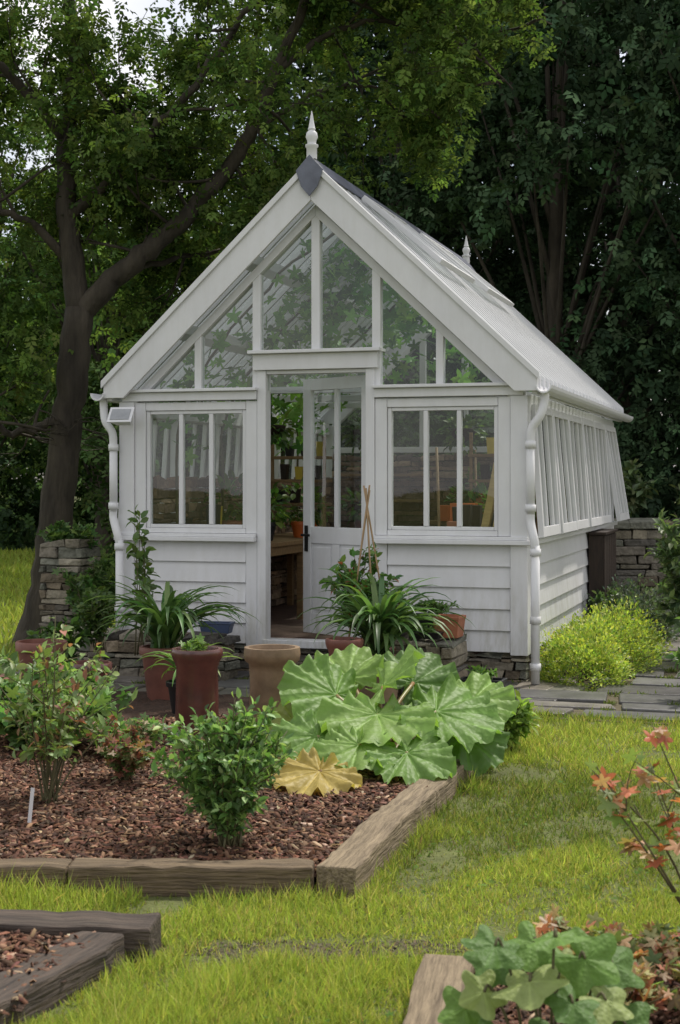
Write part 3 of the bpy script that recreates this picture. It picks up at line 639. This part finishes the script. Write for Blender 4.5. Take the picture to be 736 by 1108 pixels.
shrub('strawberry_plants',(-1.65,8.4,.06),.48,.5,30,20,.11,[(.13,.25,.07),(.19,.31,.10),(.09,.17,.05)],tmpl='lobed')
shrub('strawberry_plants',(-1.22,8.2,.06),.24,.28,16,14,.09,[(.16,.28,.08),(.21,.33,.11),(.09,.17,.05)],tmpl='lobed')
shrub('herb_patch',(-2.3,8.9,.06),.5,.7,30,30,.09,[(.11,.19,.05),(.16,.25,.08)])
lb=Part(); lb.M=Matrix.Rotation(.1,4,'Y'); lb.box(-.008,.008,-.002,.002,0,.20); o=lb.out('plant_label',M['paint'],None,0); o.location=(-1.36,6.45,.06)
def big_leaf(V,Fc,C,center,d,n,size,col,k=100,rings=12,kind='rh'):
    R_=frames(np.array([d],float),np.array([n],float))[0]; b=len(V); ph=rng.uniform(0,6,6)
    V.append(np.array(center)); C.append(col*1.25)
    for r in range(1,rings+1):
        f=r/rings
        for i in range(k):
            a=-math.pi+2*math.pi*i/k; notch=math.exp(-((math.pi-abs(a))/.26)**2)
            if kind=='rh': R0=.5*(1+.24*math.cos(a))*(1-.62*notch)*(1+.03*math.sin(5*a+ph[0])+.025*math.sin(11*a+ph[1])+.018*math.sin(27*a+ph[4]))
            else: R0=.56*(.83+.17*math.cos(5*a)+.05*math.cos(a))*(1-.55*notch)*(1+.035*math.sin(31*a)+.02*math.sin(13*a+ph[0]))
            rr=R0*f; per=.70 if kind=='rh' else 1.2566
            ridge=math.exp(-((abs(((a/per)+.5)%1-.5))/((.018+.018/f) if kind=='rh' else (.015+.012/f)))**2)*(1-.3*f)
            if kind=='rh':
                pl=abs(math.sin(a*math.pi/per))
                z=.05*f*f*math.sin(2*a+ph[2])+.05*f*f*math.sin(7*a+ph[3])+.05*f**3*math.sin(17*a+ph[1])+.02*f**4*math.sin(31*a+ph[5])-.12*rr*rr+.035*pl*f+.010*f*math.sin(rr*50+ph[5]+a*2)+rng.normal(0,.003)*f
            else: z=.05*f*math.cos(5*a)+.04*f*f*math.sin(3*a+ph[2])-.30*rr*rr+.008*math.sin(rr*50)*math.sin(10*a)
            z-=.02*ridge
            p=np.array([rr*math.sin(a)*1.08,rr*math.cos(a),z])*size
            V.append(np.array(center)+R_@p); C.append(col*(1+(.7 if kind=='rh' else .45)*ridge+rng.normal(0,.03)+.06*math.sin(rr*20+a*3+ph[0])))
    for i in range(k): Fc.append((b,b+1+(i+1)%k,b+1+i))
    for r in range(rings-1):
        for i in range(k): Fc.append((b+1+r*k+i,b+1+r*k+(i+1)%k,b+1+(r+1)*k+(i+1)%k,b+1+(r+1)*k+i))
E=empty('rhubarb_plant'); V=[];Fc=[];C=[];T=Tubes()
g=np.array([.165,.29,.065]); g2=np.array([.22,.35,.085]); yl=np.array([.45,.35,.10]); dg=np.array([.11,.20,.05])
RL=[((-.02,8.15,.42),(-.8,-.4,.1),(-.1,-.60,.75),.52,g),((.20,7.85,.36),(.1,-.8,-.2),(.05,-.40,.9),.58,g2),((.52,7.95,.36),(.8,-.45,-.2),(.2,-.4,.85),.58,g),
((.05,8.5,.47),(-.4,.5,.35),(.1,-.8,.55),.44,g2),((.42,8.5,.44),(.5,.4,.25),(-.1,-.75,.6),.46,dg),((-.10,7.28,.17),(-.3,-.75,-.25),(-.1,-.6,.75),.40,yl),
((.34,7.5,.22),(.3,-.8,-.35),(.1,-.55,.75),.42,g),((.66,7.9,.24),(.75,-.5,-.5),(.4,-.6,.6),.40,dg),((-.12,7.75,.26),(-.7,-.6,-.2),(-.2,-.55,.75),.42,g),((.10,7.55,.25),(-.2,-.8,-.3),(0,-.5,.8),.40,g2),
((.74,8.3,.36),(.8,.2,.1),(.1,-.55,.8),.40,g2),((.58,8.55,.28),(.6,.5,.0),(.1,-.6,.8),.38,g),((.24,8.2,.46),(.2,-.2,.2),(0,-.5,.85),.46,g2),((-.22,8.0,.28),(-.9,-.3,-.15),(-.3,-.5,.8),.36,yl*.35+g*.6)]
for c_,d_,n_,s_,k_ in RL:
    c_=np.array(c_)
    big_leaf(V,Fc,C,c_,d_,n_,s_,k_)
    T.add(smoothpath([(.2+rng.normal(0,.05),8.0+rng.normal(0,.05),.05),(.2*.5+c_[0]*.5,8*.5+c_[1]*.5,c_[2]*.75),tuple(c_-[0,0,.005])],6),.012,7)
raw('leaves',V,Fc,M['rhub'],E,cols=np.clip(np.array(C),0,1),smooth=True); T.out('stalks',pmat('rhubarb_stalk',(.25,.10,.05),.4,6,.3,0,col2=(.22,.26,.08)),E)
shrub('lime_shrub',(.98,8.72,.0),.34,.18,14,26,.07,[(.30,.42,.09),(.20,.31,.08)])
shrub('herb_patch',(-.30,7.55,.06),.20,.14,8,14,.05,[(.30,.24,.10),(.14,.21,.07)])
E=empty('currant_bush',(.52,3.72,.03)); V=[];Fc=[];C=[];T=Tubes()
CL=[(-.13,0,.40,-.5),( .02,-.03,.43,.1),(.10,.02,.36,.8),(-.05,-.06,.33,-.3),(.05,-.10,.29,.4),(-.16,-.02,.29,-1),(.14,-.05,.28,1),(-.02,.08,.38,.2),(-.11,.1,.33,-.8),(.18,.08,.33,1.2),(0,-.13,.22,0),(.12,-.12,.2,.7),(-.14,-.1,.2,-.6),(.06,.14,.3,.5),(-.2,.06,.22,-1.1),(.2,0,.2,1.1)]
for (x,y,z,a) in CL:
    col=[np.array([.10,.185,.045]),np.array([.15,.26,.06]),np.array([.28,.34,.12])][rng.choice(3,p=[.5,.35,.15])]
    d=(math.sin(a)+rng.normal(0,.3),-math.cos(a)*.8,-.35+rng.normal(0,.2)); c_=np.array((x,y,z))
    big_leaf(V,Fc,C,c_,d,(rng.normal(0,.3),-.5+rng.normal(0,.25),.8),rng.uniform(.11,.175),col,62,6,'cu')
    T.add(smoothpath([(x*.3,y*.3,0),(x*.6,y*.6,z*.7),(x*.9,y*.9+.01,z+.01),tuple(c_)],4),.004,5)
raw('leaves',V,Fc,M['leafsoft'],E,cols=np.clip(np.array(C),0,1),smooth=True); T.out('stems',M['stem'],E)
sp=empty('stone_planter_wall',wl(.95,-.85)); sp.rotation_euler=(0,0,TH)
stones('stones',sp,[(-.25,.38,-.02,.5,.02,.42,'x')])
cr=Part(); cr.box(-.22,.35,.01,.47,.0,.40); cr.out('core',M['soil'],sp,0)
sp2=empty('stone_planter_wall',wl(-1.1,-.55)); sp2.rotation_euler=(0,0,TH)
stones('stones',sp2,[(-1.0,.55,-.02,.25,.02,.38,'x')])
pr_=empty('stone_pier',(-2.36,12.95,0)); pr_.rotation_euler=(0,0,TH)
stones('stones',pr_,[(-.2,.2,-.2,.2,0,1.08,'x')])
shrub('ivy_foliage',(-2.1,12.6,.1),1.05,.28,13,36,.09,[(.07,.14,.04),(.12,.20,.06)],tmpl='lobed',start=.3)
shrub('ivy_foliage',(-2.36,12.95,.9),.35,.25,12,30,.08,[(.07,.14,.04),(.13,.20,.06)],tmpl='lobed',start=.2)
sw=empty('stone_garden_wall',(3.1,18.9,0)); sw.rotation_euler=(0,0,-.08)
stones('stones',sw,[(0,7,0,.45,0,1.10,'x')],sh=(.04,.14),sl=(.12,.5),jt=.045)
def boxpot(name,s,t,w_,h,mat,z,d=None):
    d=d or w_; P=Part(); b=.86
    P.hexa([(-w_/2*b,-d/2*b,0),(w_/2*b,-d/2*b,0),(w_/2*b,d/2*b,0),(-w_/2*b,d/2*b,0),(-w_/2,-d/2,h*.85),(w_/2,-d/2,h*.85),(w_/2,d/2,h*.85),(-w_/2,d/2,h*.85)])
    for (x0,x1,y0,y1) in ((-1.05,1.05,-1.05,-.9),(-1.05,1.05,.9,1.05),(-1.05,-.9,-.899,.899),(.9,1.05,-.899,.899)):
        P.box(x0*w_/2,x1*w_/2,y0*d/2,y1*d/2,h*.851,h)
    o=P.out(name,mat,None); p=wl(s,t,z); o.location=p; o.rotation_euler=(0,0,TH+rng.uniform(-.1,.1)); return o
boxpot('terracotta_planter',1.24,-.6,.20,.16,M['terra3'],.43); boxpot('black_pot',1.02,-.55,.17,.16,M['black'],.43); boxpot('black_pot',.82,-.62,.16,.14,M['black'],.43)
boxpot('seed_tray',1.10,-.76,.24,.05,M['black'],.43,.12); boxpot('seed_tray',1.08,-.33,.3,.14,M['black'],.43,.2); boxpot('black_trough',1.52,-.72,.32,.11,M['black'],.035,.16)
boxpot('blue_tray',-.78,-.22,.26,.09,M['blue'],.36,.14)
def wsh(name,s,t,z,*a,**k): return shrub(name,wl(s,t,z),*a,**k)
wsh('potted_herb',.82,-.62,.55,.2,.14,10,20,.05,[(.10,.16,.05),(.14,.09,.06)]); wsh('potted_herb',1.08,-.33,.55,.16,.16,12,18,.04,[(.12,.21,.06)])
wsh('potted_herb',1.52,-.72,.13,.10,.13,12,14,.045,[(.12,.24,.06),(.18,.3,.08)])
wsh('potted_herb',1.1,-.76,.47,.05,.1,8,10,.03,[(.14,.24,.06)])
def moundplant(name,x,y,rx,ry,h,n,ls,cols,w=None):
    E=empty(name,(x,y,0)); u=nrm(rnd(n)); u[:,2]=np.abs(u[:,2]); r=rng.uniform(.72,1.05,n)*(1+.17*np.sin(u[:,0]*7+u[:,1]*5)+.14*np.sin(u[:,1]*13+u[:,2]*9))
    c=u*r[:,None]*[rx,ry,h]; c[:,2]+=.01
    inst('leaves',LEAF_V,LEAF_F,frames(u+rnd(n,.5)+[0,0,.3],u*.3+UP+rnd(n,.3)),ls*rng.uniform(.6,1.2,n),c,pal(cols,n,.2,w),M['leaf'],E)
    T=Tubes()
    for i in range(20):
        q=c[rng.integers(n)]; T.add(smoothpath([(0,0,0),q*[.4,.4,.6],q],3),.004,4)
    T.out('stems',M['stem'],E)
YG=[(.42,.49,.085),(.31,.40,.085),(.50,.54,.12),(.21,.32,.07)]
moundplant('golden_marjoram',1.90,11.70,.36,.42,.38,6000,.035,YG); moundplant('golden_marjoram',2.22,12.4,.40,.45,.42,5600,.036,YG); moundplant('golden_marjoram',2.50,13.3,.40,.45,.42,4500,.038,YG)
moundplant('lavender_bush',2.9,14.9,.5,.55,.5,4500,.05,[(.14,.17,.13),(.10,.15,.09)])
wsh('grey_leaf_shrub',1.95,3.1,.0,.55,.22,14,34,.06,[(.10,.16,.06),(.07,.11,.05)])
shrub('buddleia_shrub',(3.15,12.9,0),1.35,.45,26,50,.10,[(.12,.18,.09),(.18,.24,.12),(.09,.14,.06)])
shrub('buddleia_shrub',(2.62,10.6,0),.62,.28,18,40,.08,[(.10,.17,.06),(.14,.23,.08)])
shrub('wall_shrub',(3.6,19.6,.9),1.0,.6,18,40,.14,[(.11,.16,.08),(.16,.21,.10)]); shrub('wall_shrub',(5.2,19.4,.7),1.3,.9,22,50,.16,[(.08,.12,.05),(.14,.19,.08)])
RO=[(.46,.19,.12),(.42,.28,.15),(.19,.26,.09),(.34,.32,.14)]
shrub('red_leaf_bush',(1.20,4.75,.05),.88,.24,8,10,.074,[(.52,.17,.09),(.22,.30,.10),(.46,.28,.14)],[.3,.42,.28],tmpl='lobed',lean=(-.18,0),start=.5,sub=2)
for i,(x,y) in enumerate([(.66,4.5),(.85,4.5),(1.05,4.35),(.82,4.25),(1.2,4.6),(1.15,4.15),(.98,4.68),(.72,4.66)]):
    shrub('heuchera_plant',(x,y,.04),.18,.17,12,8,.062,RO,[.25,.3,.25,.2],tmpl='lobed',start=.6,sub=1)
# ------------------------------------------------------------------ trees
def grow(T,tips,p,d,l,r,depth):
    n=4; pts=[p]; 
    for i in range(n):
        d=nrm((d+rnd(1,.16)[0]+[0,0,.03])[None])[0]; p=p+d*l/n; pts.append(p)
    T.add(pts,np.linspace(r,r*.55,n+1),6 if depth>1 else 4)
    if depth<=1: tips+=[pts[2],pts[3],pts[4]]
    if depth>0:
        for j in range(rng.integers(2,4)):
            k=rng.integers(2,n+1); dd=nrm((d+rnd(1,.62)[0])[None])[0]
            grow(T,tips,pts[k],dd,l*rng.uniform(.6,.85),r*.5,depth-1)
def hero(name):
    E=empty(name); T=Tubes(); tips=[]; Y=14.2
    c=lambda px,py,dy=0:((px-368)*.008875,Y+dy,1.6+(520-py)*.008875)
    trunk=smoothpath([(-2.9,Y,-.05),c(52,620),c(66,520),c(76,430),c(86,335)],6)
    trunk[1:-1]+=rnd(len(trunk)-2,.012); T.add(trunk,np.interp(np.linspace(0,1,len(trunk)),[0,.1,.4,1],[.28,.19,.155,.14])*(1+rng.normal(0,.04,len(trunk))),14)
    limbs=[([(86,340,0),(130,297,-.05),(180,258,-.1),(232,203,-.1),(270,150,-.1),(300,80,-.1),(335,-10,0),(380,-120,.1)],.115,.03),
           ([(86,340,0),(72,250,.1),(68,150,.2),(76,50,.3),(60,-60,.3),(40,-200,.3)],.12,.04),
           ([(74,440,0),(50,462,-.1),(20,468,-.2),(-15,455,-.3),(-90,430,-.5)],.05,.02),
           ([(135,292,0),(190,275,.3),(240,262,.5),(275,235,.6)],.035,.01),
           ([(70,235,.1),(110,200,0),(160,160,-.2),(215,100,-.3),(265,30,-.3),(330,-60,-.3)],.06,.02),
           ([(300,80,-.1),(360,35,0),(430,20,.1),(500,45,.2),(560,85,.3)],.035,.008),
           ([(270,150,-.1),(330,100,.2),(400,85,.3),(470,110,.4)],.03,.006),
           ([(70,150,.2),(20,90,.0),(-40,50,-.2),(-140,20,-.3)],.06,.02),
           ([(335,-10,0),(420,-50,.1),(520,-30,.2),(600,20,.2)],.035,.008),
           ([(72,280,.1),(30,240,-.1),(-20,230,-.3),(-100,200,-.5)],.05,.015)]
    for P_,r0,r1 in limbs:
        s=smoothpath([c(*q) for q in P_],6); s[3:]+=rnd(len(s)-3,.014); T.add(s,np.linspace(r0,r1,len(s)),8)
        for k in range(7,len(s),2):
            d=nrm((rnd(1)[0]*[1,1,.7]+[0,.35,.3])[None])[0]
            grow(T,tips,s[k],d,rng.uniform(.45,.85),.018,2)
    tips=np.array(tips)
    l=loc(tips[:,0],tips[:,1]); ok=~((np.abs(l[0])<2.1)&(l[1]>-.6)&(l[1]<6.2)&(tips[:,2]<AZ-SL*np.abs(l[0])+.35))
    ok&=tips[:,2]>2.4; ok&=tips[:,1]>12.6
    ok&=~((tips[:,2]<4.2)&(tips[:,0]>-2.9)&(tips[:,0]<-1.6)&(tips[:,1]<14.3))
    ok&=rng.random(len(tips))<.74
    tips=tips[ok]
    per=13; c_=np.repeat(tips,per,0); n=len(c_); c_=c_+rnd(n,.12)
    lum=np.repeat(rng.uniform(.55,1.7,len(tips)),per)[:,None]
    T.out('trunk_and_limbs',M['bark'],E)
    d=rnd(n)+[0,0,-.45]
    inst('leaves',SP_V,SP_F,frames(d,rnd(n,.5)+UP),rng.uniform(.10,.17,n),c_,np.clip(pal([(.075,.12,.035),(.11,.16,.045),(.058,.098,.03)],n)*lum,0,1),M['leafdull'],E)
hero('oak_tree')
def bgtree(name,x,y,h,r,zb,ncl,per,ls,cols,lumr=(.45,1.6),mat='leafdull'):
    E=empty(name,(x,y,0)); T=Tubes(); top=np.array([rng.normal(0,.4),rng.normal(0,.3),h*.9])
    s=smoothpath([(0,0,-.1),(rng.normal(0,.15),0,h*.3),tuple(top)],8); T.add(s,np.linspace(h*.022,.03,len(s)),8)
    u=nrm(rnd(ncl)); rr=rng.uniform(.25,1,ncl)**.5
    c=np.stack([u[:,0]*r*rr,u[:,1]*r*rr,(zb+h)/2+u[:,2]*rr*(h-zb)/2],1)
    c[:,:2]*=(1-.35*np.clip((c[:,2:3]-zb)/(h-zb),0,1))
    for q in c[::3]:
        k=min(len(s)-1,max(3,int((q[2]*.75/h)*len(s)))); T.add(smoothpath([s[k],(s[k]+q)/2+[0,0,.15],q],4),np.linspace(.05,.012,9),5)
    T.out('trunk_and_branches',M['bark'],E)
    cr=rng.uniform(.35,.8,ncl); n=ncl*per; C=np.repeat(c,per,0)+rnd(n)*np.repeat(cr,per)[:,None]*[.6,.6,.32]
    lum=np.repeat(rng.uniform(*lumr,ncl),per)[:,None]
    inst('leaves',SP_V,SP_F,frames(rnd(n)+[0,0,-.6],rnd(n,.5)+UP),ls*rng.uniform(.6,1.2,n),C,np.clip(pal(cols,n)*lum,0,1),M[mat],E)
DK=[(.048,.085,.042),(.062,.103,.05),(.04,.068,.034)]; MD=[(.075,.13,.04),(.10,.16,.052),(.058,.10,.034)]; LT=[(.12,.19,.055),(.15,.22,.07)]
for (x,y,h,r) in [(3.4,23,12.5,2.9),(6.2,21.5,12,2.8),(8.8,24,13,3.2),(5.0,27,15,3.4),(1.5,27,14,3),(11.5,21,12,3)]:
    bgtree('ash_tree',x,y,h,r,1.2,110,58,.29,DK,mat='leafdark')
for (x,y,h,r) in [(-1.6,27,12,2.6),(-4.8,30,9.5,2.3),(-7.6,31,13,2.2),(-10.5,30,12,2.8),(-13.5,33,12,3.2)]:
    bgtree('oak_tree',x,y,h,r,1.3,75,50,.29,MD)
def mass(name,x0,x1,y0,y1,z0,z1,ncl,per,ls,cols,cr=.8,mat='leafdark'):
    c=np.stack([rng.uniform(x0,x1,ncl),rng.uniform(y0,y1,ncl),z0+(z1-z0)*rng.random(ncl)**1.1],1)
    n=ncl*per; C=np.repeat(c,per,0)+rnd(n,cr)*[.7,.5,.5]; C[:,2]=np.maximum(C[:,2],.02)
    lum=np.repeat(rng.uniform(.5,1.5,ncl),per)[:,None]
    inst(name,SP_V,SP_F,frames(rnd(n)+[0,0,-.4],rnd(n,.5)+UP),ls*rng.uniform(.6,1.2,n),C,np.clip(pal(cols,n)*lum,0,1),M[mat])
mass('distant_woodland',-28,-2,40,45,0,8.5,400,44,.66,MD+LT,1.1,'leafdull')
mass('distant_woodland',-2,28,34,42,0,16,700,44,.66,DK,1.2)
mass('hedge_undergrowth',-18,-3.5,34,37,0,3.4,190,50,.36,MD+DK,.5)
mass('hedge_undergrowth',2.5,14,20.5,23,0,2.6,220,50,.26,DK,.45)
mass('hedge_undergrowth',-3.5,2.5,20,22.5,0,3.0,130,50,.26,MD,.45)
# ------------------------------------------------------------------ light, sky, camera
el=math.radians(56); az=math.radians(40)
sd=Vector((math.sin(az)*math.cos(el),math.cos(az)*math.cos(el),math.sin(el)))
sun=bpy.data.lights.new('sun','SUN'); sun.energy=3.7; sun.angle=math.radians(3); sun.color=(1,.945,.85)
so=bpy.data.objects.new('sun',sun); so.rotation_euler=sd.to_track_quat('Z','Y').to_euler(); so.location=(5,5,20); link(so)
W=bpy.data.worlds.new("World"); S.world=W; W.use_nodes=True
nt=W.node_tree; N=nt.nodes; bg=N['Background']; sk=N.new('ShaderNodeTexSky'); sk.sky_type='NISHITA'; sk.sun_disc=False
sk.sun_elevation=el; sk.sun_rotation=az; sk.air_density=1.0; sk.dust_density=3.0; sk.ozone_density=.8
tc=N.new('ShaderNodeTexCoord'); nz=N.new('ShaderNodeTexNoise'); nz.inputs['Scale'].default_value=2.2; nz.inputs['Detail'].default_value=4
rp=N.new('ShaderNodeValToRGB'); rp.color_ramp.elements[0].position=.36; rp.color_ramp.elements[1].position=.56
mx=N.new('ShaderNodeMix'); mx.data_type='RGBA'; mx.inputs[7].default_value=(7.7,7.6,7.6,1)
nt.links.new(tc.outputs['Generated'],nz.inputs['Vector']); nt.links.new(nz.outputs['Fac'],rp.inputs[0]); nt.links.new(rp.outputs[0],mx.inputs[0])
nt.links.new(sk.outputs[0],mx.inputs[6]); nt.links.new(mx.outputs[2],bg.inputs[0]); bg.inputs[1].default_value=.15
cam=bpy.data.cameras.new('camera'); cam.sensor_fit='VERTICAL'; cam.sensor_height=36; cam.sensor_width=36*736/1108; cam.lens=36*1600/1108
cam.shift_y=-34/1108; cam.clip_end=1000; cam.clip_start=.05
cam.dof.use_dof=True; cam.dof.focus_distance=10.5; cam.dof.aperture_fstop=6.3
co=bpy.data.objects.new('camera',cam); co.location=(0,0,1.6); co.rotation_euler=(math.radians(90),0,0); link(co); S.camera=co
S.view_settings.view_transform='Standard'; S.view_settings.look='None'; S.view_settings.exposure=0
